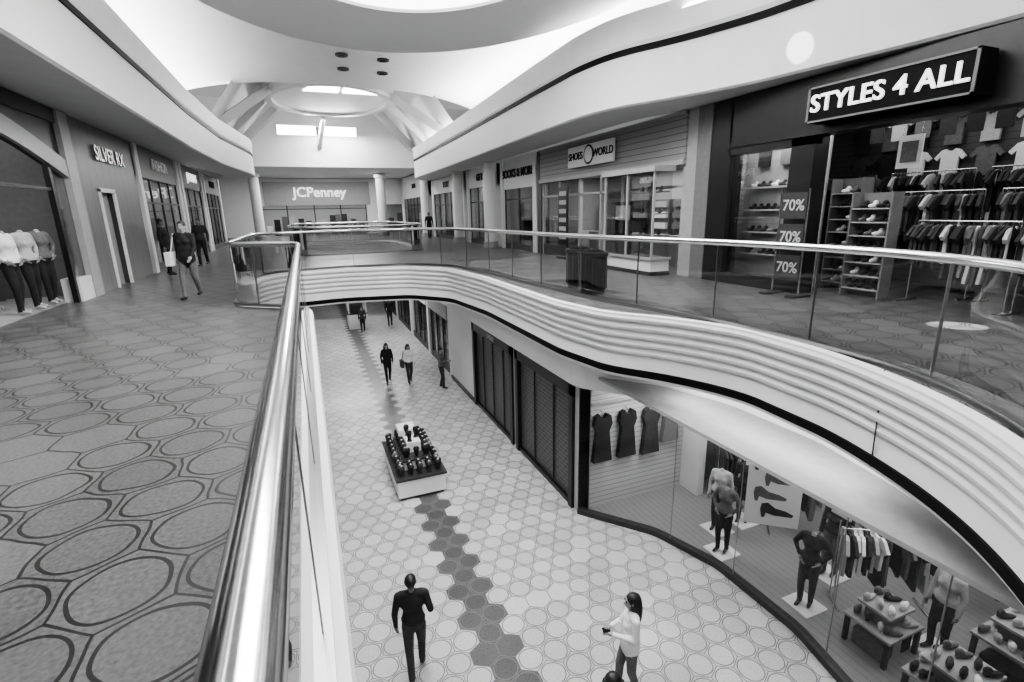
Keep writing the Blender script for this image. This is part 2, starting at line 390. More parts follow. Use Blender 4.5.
def shoe(mb,x,y,z,ang,m,s=1.):
    c,sn=math.cos(ang),math.sin(ang)
    mb.ell((x,y,z+.04*s),(.14*s,.045*s,.04*s),m,8,5,ang)
    mb.ell((x-.07*s*c,y-.07*s*sn,z+.08*s),(.06*s,.042*s,.06*s),m,8,5,ang)
def shoe_table(x,y,z,w,d,h,name="shoe_display_table",tiers=1):
    mb=MB()
    for k in range(tiers):
        ww=w*(1-.3*k);dd=d*(1-.3*k);zz=z+h+.28*k
        mb.box(x-ww/2,y-dd/2,zz-.04,x+ww/2,y+dd/2,zz,LGREY)
        if k: mb.box(x-ww/2+.08,y-dd/2+.08,zz-.28,x+ww/2-.08,y+dd/2-.08,zz-.04,MGREY)
        nx_=max(2,int(ww/.27));ny_=max(2,int(dd/.15))
        for i in range(nx_):
            for j in range(ny_):
                shoe(mb,x-ww/2+(i+.5)*ww/nx_,y-dd/2+(j+.5)*dd/ny_,zz,random.uniform(-.6,.6),random.choice([CLB,CLD,CLM,CLL,CLL,CLD,CLW]))
    for sx in(-1,1):
        for sy_ in(-1,1): mb.box(x+sx*(w/2-.05)-.03,y+sy_*(d/2-.05)-.03,z,x+sx*(w/2-.05)+.03,y+sy_*(d/2-.05)+.03,z+h-.04,DGREY)
    for i in range(3): mb.box(x-w/2+.1+i*w*.3,y-d/2+.12,z,x-w/2+.1+i*w*.3+w*.24,y+d/2-.12,z+.28,random.choice([CLM,CLL,CLD]))
    return mb.build(name)
# ------------------------------------------------------------------ human figures
def figure(name,loc,heading,H=1.7,top=CLB,bottom=CLD,skin=SKINM,hair=HAIR,shoe_=SHOE,stride=.0,arms='down',longhair=False,female=False,coat=False,bag=None,headless=False,vox=.02):
    s=H/1.7;pr=[]
    mats=[top,bottom,skin,hair,shoe_]
    cap=lambda A,B,ra,rb,l: pr.append(('c',np.array(A,float)*s,np.array(B,float)*s,ra*s,rb*s,l))
    el=lambda c,r,l: pr.append(('e',np.array(c,float)*s,np.array(r,float)*s,0,0,l))
    w=.9 if female else 1.
    d=stride
    hipx=.085;fx=.075 if d else .1
    legs={+1:((hipx,0,.88),(fx+.015,.5*d+.04*(d>0),.48),(fx,d,.085)),-1:((-hipx,0,.88),(-fx-.015,-.3*d+.03*(d>0),.48),(-fx,-d,.085+.25*d))}
    for k,(h_,kn,an) in legs.items():
        cap(h_,kn,.09,.066,1);cap(kn,an,.064,.05,1)
        cap((an[0],an[1]-.03,an[2]-.035),(an[0]+.015*k,an[1]+.14,an[2]-.045),.042,.036,4)
    el((0,0,.93),(.165*(1.03 if female else 1),.12,.13),1)
    el((0,0,1.08),(.145*w,.105,.18),0);el((0,.0,1.27),(.175*w,.118,.18),0)
    if female: el((.07,.075,1.26),(.06,.06,.06),0);el((-.07,.075,1.26),(.06,.06,.06),0)
    cap((-.145*w,-.01,1.4),(.145*w,-.01,1.4),.062,.062,0)
    if coat: el((0,0,.93),(.185,.14,.24),0);el((0,0,1.1),(.17,.125,.2),0)
    else: el((0,0,.99),(.172,.128,.12),0)
    if arms=='phone': A={+1:((.24*w,.0,1.13),(.07,.25,1.16)),-1:((-.24*w,.0,1.13),(-.07,.25,1.13))}
    elif arms=='swing': A={+1:((.24*w,-.1,1.14),(.25*w,-.06,.9)),-1:((-.24*w,.04,1.13),(-.22*w,.22,.95))}
    elif arms=='bent': A={+1:((.25*w,-.06,1.14),(.24*w,.16,1.0)),-1:((-.25*w,-.04,1.13),(-.25*w,.03,.88))}
    elif arms=='hips': A={+1:((.33*w,-.05,1.16),(.2*w,.05,1.0)),-1:((-.33*w,-.05,1.16),(-.2*w,.05,1.0))}
    else: A={+1:((.25*w,-.02,1.13),(.26*w,.05,.88)),-1:((-.25*w,-.02,1.13),(-.26*w,.05,.88))}
    hands=[]
    for k,(e_,wr) in A.items():
        sh=(k*.185*w,-.01,1.39)
        cap(sh,e_,.058,.047,0);cap(e_,wr,.046,.034,0)
        dv=np.array(wr)-np.array(e_);dv/=np.linalg.norm(dv)
        cap(np.array(wr)+dv*.01,np.array(wr)+dv*.075,.028,.034,2)
        hands.append((np.array(wr),dv,k))
    if not headless:
        cap((0,-.01,1.42),(0,.01,1.53),.05,.048,2)
        el((0,0,1.595),(.073,.093,.108),2);el((0,.03,1.535),(.05,.06,.055),2)
        cap((0,.085,1.6),(0,.108,1.57),.012,.016,2)
        el((.076,0,1.585),(.014,.022,.032),2);el((-.076,0,1.585),(.014,.022,.032),2)
        el((0,-.022,1.622),(.084,.1,.095),3)
        if longhair: el((0,-.085,1.45),(.11,.065,.25),3);el((0,-.04,1.56),(.1,.088,.13),3)
    else: cap((0,-.01,1.42),(0,0,1.47),.05,.045,2)
    mb=MB();D=MANQ
    for q in pr:
        if q[0]=='c':
            mb.cyl(q[1],q[2],q[3],q[4],D,14);mb.ell(q[1],(q[3],)*3,D,14,8);mb.ell(q[2],(q[4],)*3,D,14,8)
        else: mb.ell(q[1],q[2],D,18,12)
    tmp=mb.build("tmp")
    bm=bmesh.new();bm.from_mesh(tmp.data);bmesh.ops.remove_doubles(bm,verts=bm.verts,dist=1e-5);bm.to_mesh(tmp.data);bm.free()
    r=tmp.modifiers.new("r","REMESH");r.mode='VOXEL';r.voxel_size=vox*s
    sm=tmp.modifiers.new("s","SMOOTH");sm.factor=.5;sm.iterations=2
    bpy.context.view_layer.update()
    me=bpy.data.meshes.new_from_object(tmp.evaluated_get(bpy.context.evaluated_depsgraph_get()))
    bpy.data.objects.remove(tmp)
    n=len(me.polygons);C=np.empty(n*3);me.polygons.foreach_get("center",C);C=C.reshape(-1,3)
    ds=[]
    for q in pr:
        if q[0]=='c':
            ab=q[2]-q[1];t=np.clip(((C-q[1])@ab)/(ab@ab),0,1);dd=np.linalg.norm(C-q[1]-t[:,None]*ab,axis=1)-(q[3]+(q[4]-q[3])*t)
        else: dd=(np.linalg.norm((C-q[1])/q[2],axis=1)-1)*q[2].min()
        ds.append(dd-(.004 if q[5] in(0,3) else 0))
    lab=np.array([q[5] for q in pr])[np.argmin(np.array(ds),axis=0)]
    vv=[tuple(v.co) for v in me.vertices];ff=[tuple(pp.vertices) for pp in me.polygons]
    mb=MB();mb.mats=list(mats)
    mb.v=vv;mb.f=ff;mb.m=[int(q) for q in lab];mb.sm=[True]*len(ff)
    bpy.data.meshes.remove(me)
    for (wr,dv,k) in hands:
        side=np.array([0.,1.,0.]) if abs(dv[1])<.8 else np.array([1.,0,0])
        side=side-dv*(side@dv);side/=np.linalg.norm(side);inn=np.array([-k*1.,0,0]) if abs(dv[1])<.8 else np.array([0,0,-1.])
        for i,l in enumerate([.07,.08,.075,.06]):
            b=wr+dv*.095+side*(.03-.02*i);m1=b+dv*l*.5+inn*.008;e=m1+dv*l*.4+inn*.022
            mb.cyl(b*s,m1*s,.0095*s,.009*s,skin,6);mb.cyl(m1*s,e*s,.009*s,.007*s,skin,6)
        b=wr+dv*.04+side*.03;m1=b+side*.028+dv*.03;e=m1+dv*.035+inn*.01
        mb.cyl(b*s,m1*s,.012*s,.01*s,skin,6);mb.cyl(m1*s,e*s,.01*s,.008*s,skin,6)
    if not headless and skin is not MANQ:
        for k in(-1,1):
            mb.ell((k*.03*s,.086*s,1.602*s),(.013*s,.009*s,.008*s),EYE,8,6)
            mb.ell((k*.03*s,.088*s,1.622*s),(.018*s,.008*s,.004*s),hair,8,5)
        mb.ell((0,.09*s,1.545*s),(.022*s,.008*s,.007*s),LIP,8,5)
    if arms=='phone' and not headless: mb.box(-.035*s,.3*s,1.16*s,.035*s,.4*s,1.175*s,BLACK)
    if bag:
        mb.cyl((.2*s,.0,1.45*s),(.3*s,.05*s,1.0*s),.012,.012,bag,6)
        mb.box(.24*s,-.14*s,.75*s,.36*s,.2*s,1.05*s,bag)
    o=mb.build(name);o.location=loc;o.rotation_euler=(0,0,-heading)
    return o
def deg(x): return math.radians(x)
figure("walking_man",(.85,6.25,0),deg(10),1.74,CLB,CLD,SKIND,HAIR,SHOE,.2,'bent',vox=.014)
figure("walking_woman",(3.55,4.75,0),deg(-75),1.68,CLW,CLM,SKINM,HAIR,SHOE,.12,'phone',longhair=True,female=True,coat=True,vox=.014)
figure("standing_person",(2.66,3.8,0),deg(100),1.7,CLB,CLB,SKIND,HAIR,SHOE,.1,'down')
figure("walking_woman",(2.55,20.2,0),deg(180),1.66,CLB,CLB,SKINM,HAIR,SHOE,.16,'swing',longhair=True,female=True,coat=True)
figure("walking_woman",(3.35,19.8,0),deg(175),1.62,CLW,CLD,SKINM,HAIR,SHOE,.15,'swing',longhair=True,female=True,bag=CLD)
figure("standing_man",(4.4,18.6,0),deg(120),1.66,CLM,CLD,SKINM,HAIR,SHOE,.08,'phone')
figure("walking_man",(4.3,31.0,0),deg(10),1.72,CLB,CLD,SKIND,HAIR,SHOE,.15,'swing')
figure("walking_woman",(-2.4,12.8,5),deg(195),1.64,CLB,CLM,SKINM,HAIR,SHOE,.2,'swing',female=True,coat=True,bag=CLW)
figure("walking_man",(-3.5,21.5,5),deg(190),1.7,CLD,CLB,SKIND,HAIR,SHOE,.15,'down')
figure("standing_man",(-4.0,18.6,5),deg(100),1.7,CLB,CLB,SKIND,HAIR,SHOE,.05,'down')
figure("walking_man",(8.0,35.0,5),deg(180),1.75,CLB,CLB,SKIND,HAIR,SHOE,.15,'down')
figure("walking_woman",(2.6,30.2,0),deg(190),1.5,CLD,CLB,SKINM,HAIR,SHOE,.1,'down',female=True)
for (x,y,hd,t_) in [(-4.95,13.1,120,CLM),(-4.95,12.45,110,CLL),(-4.95,11.8,100,CLW),(-5.7,12.6,110,CLD)]:
    figure("mannequin",(x,y,5.05),deg(hd),1.7,t_,CLB,MANQ,MANQ,SHOEL,.05,'hips',headless=True,female=True,vox=.025)
MQ=[(7.05,6.6,250,CLM,CLB),(7.3,4.95,250,CLD,DENIM),(8.2,7.2,240,CLB,CLB),(8.3,3.5,280,CLL,CLD),(8.35,5.3,260,CLD,CLM),(7.5,7.2,240,CLL,CLD)]
for (x,y,hd,t_,b_) in MQ:
    figure("mannequin",(x,y,.04),deg(hd),1.6,t_,b_,MANQ,MANQ,SHOE,.04,'down' if x>7.4 else 'hips',headless=True,female=True,vox=.028)
for (x,y,_,_,_) in MQ: MB().box(x-.25,y-.25,.02,x+.25,y+.25,.04,PAPER).build("mannequin_base")
# ------------------------------------------------------------------ kiosk
mb=MB()
x0,x1,y0,y1=1.4,2.56,11.05,13.35
mb.box(x0+.05,y0+.05,.0,x1-.05,y1-.05,.08,DGREY)
mb.box(x0,y0,.08,x1,y1,.52,WHITE);mb.box(x0-.04,y0-.04,.52,x1+.04,y1+.04,.57,DGREY)
mb.box(x0+.25,y0+.42,.57,x1-.25,y1-.42,.8,WHITE);mb.box(x0+.21,y0+.38,.8,x1-.21,y1-.38,.84,DGREY)
mb.box(x0+.4,y0+.8,.84,x1-.4,y1-.75,1.1,WHITE)
mb.box(x0+.3,y1-1.0,.84,x0+.75,y1-.5,1.25,WHITE)
def bottle(mb,x,y,z,m):
    mb.cyl((x,y,z),(x,y,z+.03),.07,.06,DGREY,10);mb.cyl((x,y,z+.03),(x,y,z+.17),.035,.065,m,10);mb.ell((x,y,z+.22),(.075,.075,.08),m,10,6);mb.cyl((x,y,z+.28),(x,y,z+.31),.03,.02,CLL,8)
for i in range(9):
    for sgn in (0,1):
        bottle(mb,x0+.11 if sgn==0 else x1-.11,y0+.2+i*.24,.57,random.choice([CLB,CLD,CLM]))
for i in range(6):
    for sgn in (0,1): bottle(mb,x0+.31 if sgn==0 else x1-.31,y0+.52+i*.24,.84,random.choice([CLB,CLD,CLB]))
for i in range(5):
    bottle(mb,x0+.14+i*.22,y0+.12,.57,random.choice([CLB,CLD]));bottle(mb,x0+.14+i*.22,y0+.3,.57,random.choice([CLB,CLD]));bottle(mb,x0+.14+i*.22,y1-.13,.57,random.choice([CLB,CLD]))
for i in range(3):
    bottle(mb,x0+.36+i*.22,y0+.5,.84,CLB);bottle(mb,x0+.5+(i%2)*.2,y0+.92+i*.2,1.1,CLB)
mb.build("merchandise_kiosk")
mb=MB();mb.box(1.9,31.2,0,3.0,32.4,.9,WHITE);mb.box(1.85,31.15,.9,3.05,32.45,.95,DGREY)
for q in [(1.95,31.25),(2.95,31.25),(1.95,32.35),(2.95,32.35)]: mb.box(q[0]-.03,q[1]-.03,.95,q[0]+.03,q[1]+.03,2.2,WHITE)
mb.box(1.85,31.15,2.2,3.05,32.45,2.5,WHITE);mb.box(2.1,31.4,.95,2.8,32.2,1.4,CLD);mb.build("mall_cart")
# ------------------------------------------------------------------ lower right shopfronts
SP=[(5.1,60),(5.1,8.95),(6.2,7.6),(6.65,6.3),(6.7,4.6),(6.4,3.3),(5.9,2.0),(5.0,.6),(4.2,-1),(4.2,-6)]
mb=MB();bp=chaikin(SP,2,False,.4)
sweep(mb,bp,[(.2,3.05),(-.1,3.05),(-.1,3.93)],False,WHITE,False)
mb.build("wall_bulkhead_lower")
gp=chaikin(SP[1:],2,False,.4);mb=MB()
sweep(mb,gp,[(.0,.12),(.0,3.05)],False,SGLASS)
sweep(mb,gp,[(-.06,0),(-.06,.12),(.08,.12),(.08,0)],False,[DGREY,DGREY,DGREY],False)
for i in range(4,len(gp)-1,13): mb.cyl((gp[i].x,gp[i].y,.12),(gp[i].x,gp[i].y,3.05),.01,.01,STEELD,6)
mb.build("window_shopfront_lower")
fl=[(q.x+.1,q.y) for q in gp if q.y>-6]+[(13.3,-6),(13.3,9.0),(5.3,9.0)]
MB().prism(fl,(0,0,.01),(1,0,0),(0,1,0),.02,WOOD).build("floor_shop_lower")
mb=MB();mb.box(5.12,9.0,0,8.3,9.14,3.9,SLAT);mb.box(8.3,9.0,0,13.5,9.14,3.9,LGREY);mb.build("wall_shop_north")
mb=MB();mb.box(13.3,-6,0,13.5,9.0,3.9,MGREY);mb.build("wall_shop_east")
mb=MB();mb.box(8.0,8.4,0,8.2,9.0,3.3,WHITE);mb.box(8.45,8.9,0,9.4,9.0,2.4,MGREY);mb.box(10,8.8,0,10.2,9.0,3.3,WHITE);mb.build("trim_3")
mb=MB();mb.box(5.3,-6,3.3,13.3,9.0,3.36,LGREY);mb.build("ceiling_shop_lower")
mb=MB()
for i in range(14):
    for r in range(2): tee(mb,(13.22,1.5+i*.52,2.9-r*1.1),(0,-1,0),random.choice(CLOTHS),random.choice([TEE,DRESS]),1.0,.1)
for i in range(7):
    for r in range(2): tee(mb,(9.9+i*.48,8.88,2.9-r*1.1),(1,0,0),random.choice(CLOTHS),random.choice([TEE,DRESS]),1.0,.1)
mb.build("wall_clothes_display")
mb=MB()
for (x,z,m_) in [(5.65,2.35,CLB),(6.3,2.35,CLB),(6.95,2.3,CLD),(7.5,2.5,MGREY)]:
    tee(mb,(x,8.9,z),(1,0,0),m_,DRESS,1.2,.12);mb.cyl((x,8.9,z),(x,9.0,z+.05),.01,.01,STEEL,6)
mb.box(5.4,8.93,2.55,7.4,9.0,2.6,LGREY)
mb.build("hanging_dress")
pp=MB();c=Vector((7.5,5.95,0))
ex=Vector((.77,-.64,0));pp.prism([(-.46,.9),(.46,.9),(.46,2.45),(-.46,2.45)],c,ex,(0,0,1),.02,PAPER)
n=ex.cross(Vector((0,0,1))).normalized()
for k,(u_,z_) in enumerate([(-.1,2.15),(.1,1.85),(-.06,1.52),(.08,1.2)]):
    o=c+n*.014+ex*u_
    pts=[(-.28,.02),(-.26,.14),(-.16,.17),(-.03,.07),(.16,.03),(.28,-.03),(.26,-.08),(-.05,-.08),(-.18,-.04),(-.2,-.14),(-.25,-.14)]
    pp.prism([(q[0],q[1]+z_) for q in pts],o,ex,(0,0,1),.006,[CLD,CLM,CLM,CLD][k])
for u_ in(-.38,.38): pp.cyl(c+ex*u_+Vector((0,0,2.45)),c+ex*u_+Vector((0,0,3.3)),.004,.004,DGREY,5)
pp.build("hanging_poster")
MIX=CLOTHS+[CLL,CLM,CLD]
for q in [(9.0,6.3,2.4),(9.9,4.9,2.2),(10.1,7.0,2.3),(11.0,5.7,2.3),(9.9,3.6,2.0),(11.2,3.6,2.2),(10.9,7.9,2.6),(9.0,8.0,3.0),(12.2,6.6,2.0),(12.2,4.4,2.0),(12.0,8.2,2.9),(9.4,1.6,2.2),(10.6,1.8,2.2),(8.4,4.45,2.6)]:
    clothes_rack(q[0],q[1],.02,q[2],1.4,1.45,dens=17,cl=MIX)
for q in [(7.6,3.9,.8,.7,.5),(7.4,2.8,.9,.9,.5),(8.9,2.8,1.0,.8,.6),(7.0,1.6,1.1,.9,.55),(8.2,1.8,.9,.8,.6)]:
    shoe_table(q[0],q[1],.02,q[2],q[3],q[4],tiers=2)
mb=MB();mb.box(7.95,4.75,1.5,7.97,5.2,1.85,CLD);mb.box(7.94,4.8,1.55,7.95,5.15,1.8,PAPER);mb.cyl((7.95,4.97,0.02),(7.95,4.97,1.5),.012,.012,STEEL,6);ss=mb.build("sale_sign")
text("lettering","SALE",(7.935,4.97,1.68),'-x',.14,CLB,ss,.002)
def gate(name,ya,yb):
    mb=MB();mb.box(5.08,ya,.0,5.3,yb,.12,DARK)
    mb.box(5.04,ya,.0,5.3,ya+.18,3.03,DARK);mb.box(5.04,yb-.18,.0,5.3,yb,3.03,DARK);mb.box(5.04,ya,2.75,5.3,yb,3.03,DARK)
    mb.box(5.16,ya+.18,.12,5.2,yb-.18,2.75,GRILLE)
    n=int((yb-ya)/.9)
    for i in range(1,n): 
        y=ya+(yb-ya)*i/n;mb.box(5.12,y-.02,.12,5.16,y+.02,2.75,DGREY)
    return mb.build(name)
gate("roller_grille_shopfront",9.17,12.53);g2=gate("roller_grille_shopfront",12.77,16.48)
mb=MB();mb.box(5.1,9.0,0,5.4,9.15,3.04,LGREY);mb.build("wall_lower_right")
mb=MB();mb.box(5.1,12.55,0,5.4,12.75,3.04,LGREY);mb.build("wall_lower_right")
mb=MB();mb.box(5.1,16.5,0,5.4,19.65,3.04,WHITE);mb.box(5.05,16.5,0,5.1,19.65,.15,DGREY);mb.build("wall_lower_right")
text("lettering","STORE",(5.03,14.5,2.88),'-x',.22,LGREY,g2,.01)
for (ya,yb,m_) in [(20,23.5,LGREY),(24,28,WHITE),(28.5,33,LGREY),(33.5,40,WHITE)]:
    mb=MB();mb.box(5.1,ya-.3,0,5.5,ya,3.04,WHITE);mb.box(5.15,ya,.0,5.2,yb,.3,DGREY);mb.box(5.2,ya,.3,5.22,yb,2.4,SGLASS)
    mb.box(5.05,ya,2.4,5.4,yb,3.04,m_);mb.box(7.5,ya,0,7.6,yb,3.05,LGREY)
    for i in range(3): mb.box(5.8+.3*i,ya+.5+i,.0,6.4+.3*i,ya+1.2+i,1.3,random.choice([CLD,CLM,CLB]))
    y=ya
    while y<yb: mb.box(5.14,y,.0,5.2,y+.05,2.4,DGREY);y+=1.1
    mb.build("shopfront_lower")
mb=MB();mb.box(-2.2,-6,0,-2,55,3.94,WHITE);mb.build("wall_lower_left")
mb=MB();mb.box(-9,55,0,14,55.3,3.94,WHITE);mb.build("wall_lower_end")
# ------------------------------------------------------------------ upper left stores (x=-4.6)
mb=MB();X=-4.6
mb.box(X-.3,-6,5,X,6,8.98,DARK)
mb.box(X-.25,6,8.7,X,14.6,8.98,DARK);mb.box(X-.25,14.2,5,X+.05,14.7,8.98,LGREY);mb.box(X-.25,5.8,5,X,6.1,8.98,DARK)
mb.box(X-.3,13.5,5,X+.02,14.2,5.5,WHITE);mb.box(X-.3,6.1,5,X+.02,9.3,5.5,WHITE)
arc=[]
for i in range(21):
    t=i/20;y=6.1+8.1*t;arc.append((y,7.6+.7*math.sin(math.pi*t)))
pts=arc+[(14.2,8.72),(6.1,8.72)]
mb.prism([(q[0],q[1]) for q in pts],(X-.1,0,0),(0,1,0),(0,0,1),.1,DARK)
arc2=[(y,z+.0) for y,z in arc];arc3=[(y,z+.36) for y,z in arc][::-1]
mb.prism(arc2+arc3,(X-.02,0,0),(0,1,0),(0,0,1),.1,LGREY)
for y in (9.3,13.45): mb.box(X-.12,y-.06,5,X-.02,y+.06,8.0,DARK)
mb.box(X-.1,11.3,7.3,X-.04,13.4,7.36,DARK)
mb.box(X-.08,13.5,5.5,X-.07,14.2,7.7,SGLASS);mb.box(X-.08,6.1,5.5,X-.07,9.3,8.0,SGLASS)
mb.build("arched_shopfront")
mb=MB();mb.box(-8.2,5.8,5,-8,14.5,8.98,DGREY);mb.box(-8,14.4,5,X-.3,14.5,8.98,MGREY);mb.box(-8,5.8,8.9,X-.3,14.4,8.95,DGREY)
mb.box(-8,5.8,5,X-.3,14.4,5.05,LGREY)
for i in range(5): mb.box(-8,6.5+i*1.6,7.6,-7.6,7.6+i*1.6,7.65,WHITE)
mb.build("shop_interior_shell")
clothes_rack(-6.5,13.2,5.05,1.4,1.8,dens=16);clothes_rack(-6.8,11,5.05,1.5,2.0,dens=18);clothes_rack(-6.8,8.5,5.05,1.5,2.0,dens=18);clothes_rack(-5.6,8.2,5.05,1.5,1.6,dens=14)
mb=MB()
mb.box(X-.3,14.7,5,X,15.9,8.98,PAN);mb.box(X-.3,17.0,5,X,19.3,8.98,PAN);mb.box(X-.3,15.9,7.4,X,17.0,8.98,PAN)
mb.box(X-.2,15.9,5,X-.15,17.0,7.4,LGREY);mb.box(X-.02,15.85,5,X+.04,15.95,7.45,WHITE);mb.box(X-.02,16.95,5,X+.04,17.05,7.45,WHITE);mb.box(X-.02,15.85,7.38,X+.04,17.05,7.48,WHITE)
mb.cyl((X-.1,16.1,6),(X-.1,16.1,6.15),.03,.03,STEEL,8)
wp=mb.build("wall_panelled_left")
text("lettering","SILVER RX",(X+.05,17.1,8.3),'+x',.5,STEEL,wp,.02)
def shop_unit(name,X,s,ya,yb,head=7.7,zt=8.98,wallm=LGREY,signtxt=None,signm=LETTER,z0=5.0,depth=3.5,back=LGREY):
    mb=MB()
    def bx(xa,ya_,za,xb,yb_,zb,m): mb.box(min(xa,xb),ya_,za,max(xa,xb),yb_,zb,m)
    bx(X-s*.3,ya,head,X,yb,zt,wallm)
    bx(X-s*.3,ya,z0,X+s*.06,ya+.35,zt,WHITE);bx(X-s*.3,yb-.35,z0,X+s*.06,yb,zt,WHITE)
    bx(X-s*.1,ya+.35,z0,X-s*.02,yb-.35,z0+.25,DGREY)
    n=max(2,int((yb-ya)/1.4));st=(yb-ya-.7)/n
    for i in range(n+1): bx(X-s*.1,ya+.35+i*st-.03,z0,X-s*.04,ya+.35+i*st+.03,head,DGREY)
    bx(X-s*.1,ya+.35,z0+2.2,X-s*.04,yb-.35,z0+2.26,DGREY)
    bx(X-s*.075,ya+.35,z0+.25,X-s*.07,yb-.35,head,SGLASS)
    bx(X-s*depth,ya,z0,X-s*(depth+.1),yb,zt,back);bx(X-s*depth,ya,z0,X-s*.3,ya+.1,zt,back);bx(X-s*depth,yb-.1,z0,X-s*.3,yb,zt,back)
    bx(X-s*depth,ya,head+.2,X-s*.3,yb,head+.25,WHITE)
    for i in range(int((yb-ya)/1.1)):
        q=ya+.7+i*1.1
        bx(X-s*(depth-.5),q,z0,X-s*(depth),q+.8,z0+1.9,random.choice([CLD,CLM,CLL]))
        for kx in range(4): bx(X-s*(depth-.48),q+.05,z0+.3+.45*kx,X-s*(depth-.7),q+.75,z0+.5+.45*kx,random.choice(CLOTHS))
        bx(X-s*.9,q,z0,X-s*1.5,q+.6,z0+random.uniform(.7,1.3),random.choice([CLD,CLM,CLB,CLW]))
    for i in range(3):
        mb.cyl((X-s*1.2,ya+(i+.5)*(yb-ya)/3,head+.17),(X-s*1.2,ya+(i+.5)*(yb-ya)/3,head+.2),.12,.12,LAMP,12)
    o=mb.build(name)
    if signtxt: text("lettering",signtxt,(X+s*.04,(ya+yb)/2,(head+zt)/2),'+x' if s>0 else '-x',.5,signm,o,.02)
    return o
shop_unit("fashion_shopfront",X,1,19.5,25.5,8.0,wallm=MGREY,signtxt="FASHION",signm=PAPER)
shop_unit("jewelry_shopfront",X,1,25.8,31,8.0,wallm=MGREY,signtxt="JEWELERS",signm=LETTER)
shop_unit("candy_shopfront",X,1,31.3,37,8.0,wallm=LGREY,signtxt="CANDY",signm=CLD)
# ------------------------------------------------------------------ anchor store at end
mb=MB();Y=50
mb.box(-8.9,Y,7.6,13.9,Y+.3,9.9,WHITE);mb.box(-8.9,Y,5,-3.4,Y+.3,7.6,WHITE);mb.box(5.6,Y,5,6.6,Y+.3,7.6,WHITE);mb.box(9,Y,5,13.9,Y+.3,7.6,WHITE)
mb.box(-2.9,Y-.08,7.6,6.0,Y,9.6,LGREY)
for x in (-3.4,-1.15,1.1,3.35,5.6): mb.box(x-.05,Y,5,x+.05,Y+.1,7.6,DGREY)
mb.box(-3.4,Y,7.25,5.6,Y+.12,7.32,DGREY)
mb.box(-8.9,Y+8,5,13.9,Y+8.2,9.9,LGREY)
for i in range(26): 
    x=-6+i*.7+random.uniform(-.1,.1);yy=Y+random.uniform(1.5,7);mb.box(x,yy,5,x+.5,yy+.4,5+random.uniform(.8,1.9),random.choice(CLOTHS))
for i in range(10):
    for j in range(3): mb.box(-5+i*1.4,Y+1+j*2.2,7.98,-4.3+i*1.4,Y+1.6+j*2.2,8.01,LAMP)
mb.box(-8.9,Y+.3,8.03,13.9,Y+8,8.1,WHITE)
an=mb.build("anchor_store_entrance")
text("lettering","JCPenney",(1.7,Y-.12,8.68),'-y',1.15,LETTER,an,.05)
for x in (-3.1,6.2):
    mb=MB();mb.cyl((x,44,5),(x,44,9.9),.36,.36,WHITE,24);mb.cyl((x,44,5),(x,44,5.25),.46,.46,LGREY,24);mb.cyl((x,44,9.6),(x,44,9.9),.46,.46,WHITE,24);mb.build("round_column")
# ------------------------------------------------------------------ upper right stores (x=9)
X=9.0
shop_unit("shoe_shopfront",X,-1,38.9,49.5,8.0,zt=9.85,wallm=WHITE,signtxt="SHOES",signm=CLD)
shop_unit("sports_shopfront",X,-1,29.7,37.7,8.0,wallm=WHITE,signtxt="SPORT",signm=CLM)
shop_unit("gift_shopfront",X,-1,24.2,29.1,8.0,wallm=WHITE,signtxt="GIFTS",signm=CLD)
shop_unit("book_shopfront",X,-1,19.5,23.6,7.7,wallm=WHITE,signtxt="BOOKS & MORE",signm=CLD)
for y in (23.9,29.4,38.1):
    mb=MB();mb.cyl((X-.5,y,5),(X-.5,y,8.98),.3,.3,WHITE,20);mb.cyl((X-.5,y,5),(X-.5,y,5.3),.36,.36,LGREY,20);mb.build("round_column")
mb=MB()
mb.box(X-.05,19.0,5,X+.3,19.4,8.98,DGREY);mb.box(X-.1,10.6,7.85,X+.3,19.0,8.98,SIDING)
mb.box(X-.16,10.6,7.75,X+.3,19.0,7.87,LGREY);mb.box(X-.16,10.6,8.9,X+.3,19.0,8.98,LGREY)
mb.box(X-.05,10.2,5,X+.3,10.7,8.98,LGREY)
for y in (12.0,13.3,14.6,16.0,17.5,18.95): mb.box(X-.02,y-.05,5,X+.1,y+.05,7.8,LGREY)
mb.box(X-.02,10.7,7.2,X+.06,19,7.27,LGREY)
mb.box(X+.2,13.3,5,X+.25,14.6,7.75,SIDING)
mb.box(X,16.05,5,X+.05,18.9,5.4,DGREY);mb.box(X+.02,16.05,5.4,X+.03,18.9,7.75,SGLASS)
mb.box(X+3,10.6,5,X+3.1,19.4,8.98,LGREY);mb.box(X+.3,10.6,5,X+3,10.7,8.98,MGREY);mb.box(X+.3,19.3,5,X+3,19.39,8.98,LGREY);mb.box(X+.3,10.6,8.0,X+3,19.3,8.05,LGREY)
for i in range(7):
    q=11+i*1.15
    mb.box(X+2.6,q,5,X+3,q+.9,7,random.choice([MGREY,DGREY]))
    for kx in range(5): mb.box(X+2.5,q+.05,5.3+.36*kx,X+2.6,q+.85,5.5+.36*kx,random.choice(CLOTHS))
    mb.box(X+1.2,q,5,X+1.8,q+.6,5.9,random.choice([LGREY,MGREY]))
mb.build("sided_shopfront")
mb=MB()
mb.box(X-.75,10.9,5.05,X-.17,13.2,5.4,WHITE);mb.box(X-.8,10.85,5,X-.17,13.25,5.1,DGREY);mb.box(X-.82,10.82,5.4,X-.17,13.28,5.46,LGREY)
mb.box(X-.72,10.93,5.46,X-.71,13.17,7.6,SGLASS);mb.box(X-.72,10.93,5.46,X-.17,10.94,7.6,SGLASS);mb.box(X-.72,13.16,5.46,X-.17,13.17,7.6,SGLASS)
for y in (10.9,12.05,13.15): mb.box(X-.75,y,5.46,X-.7,y+.05,7.6,LGREY)
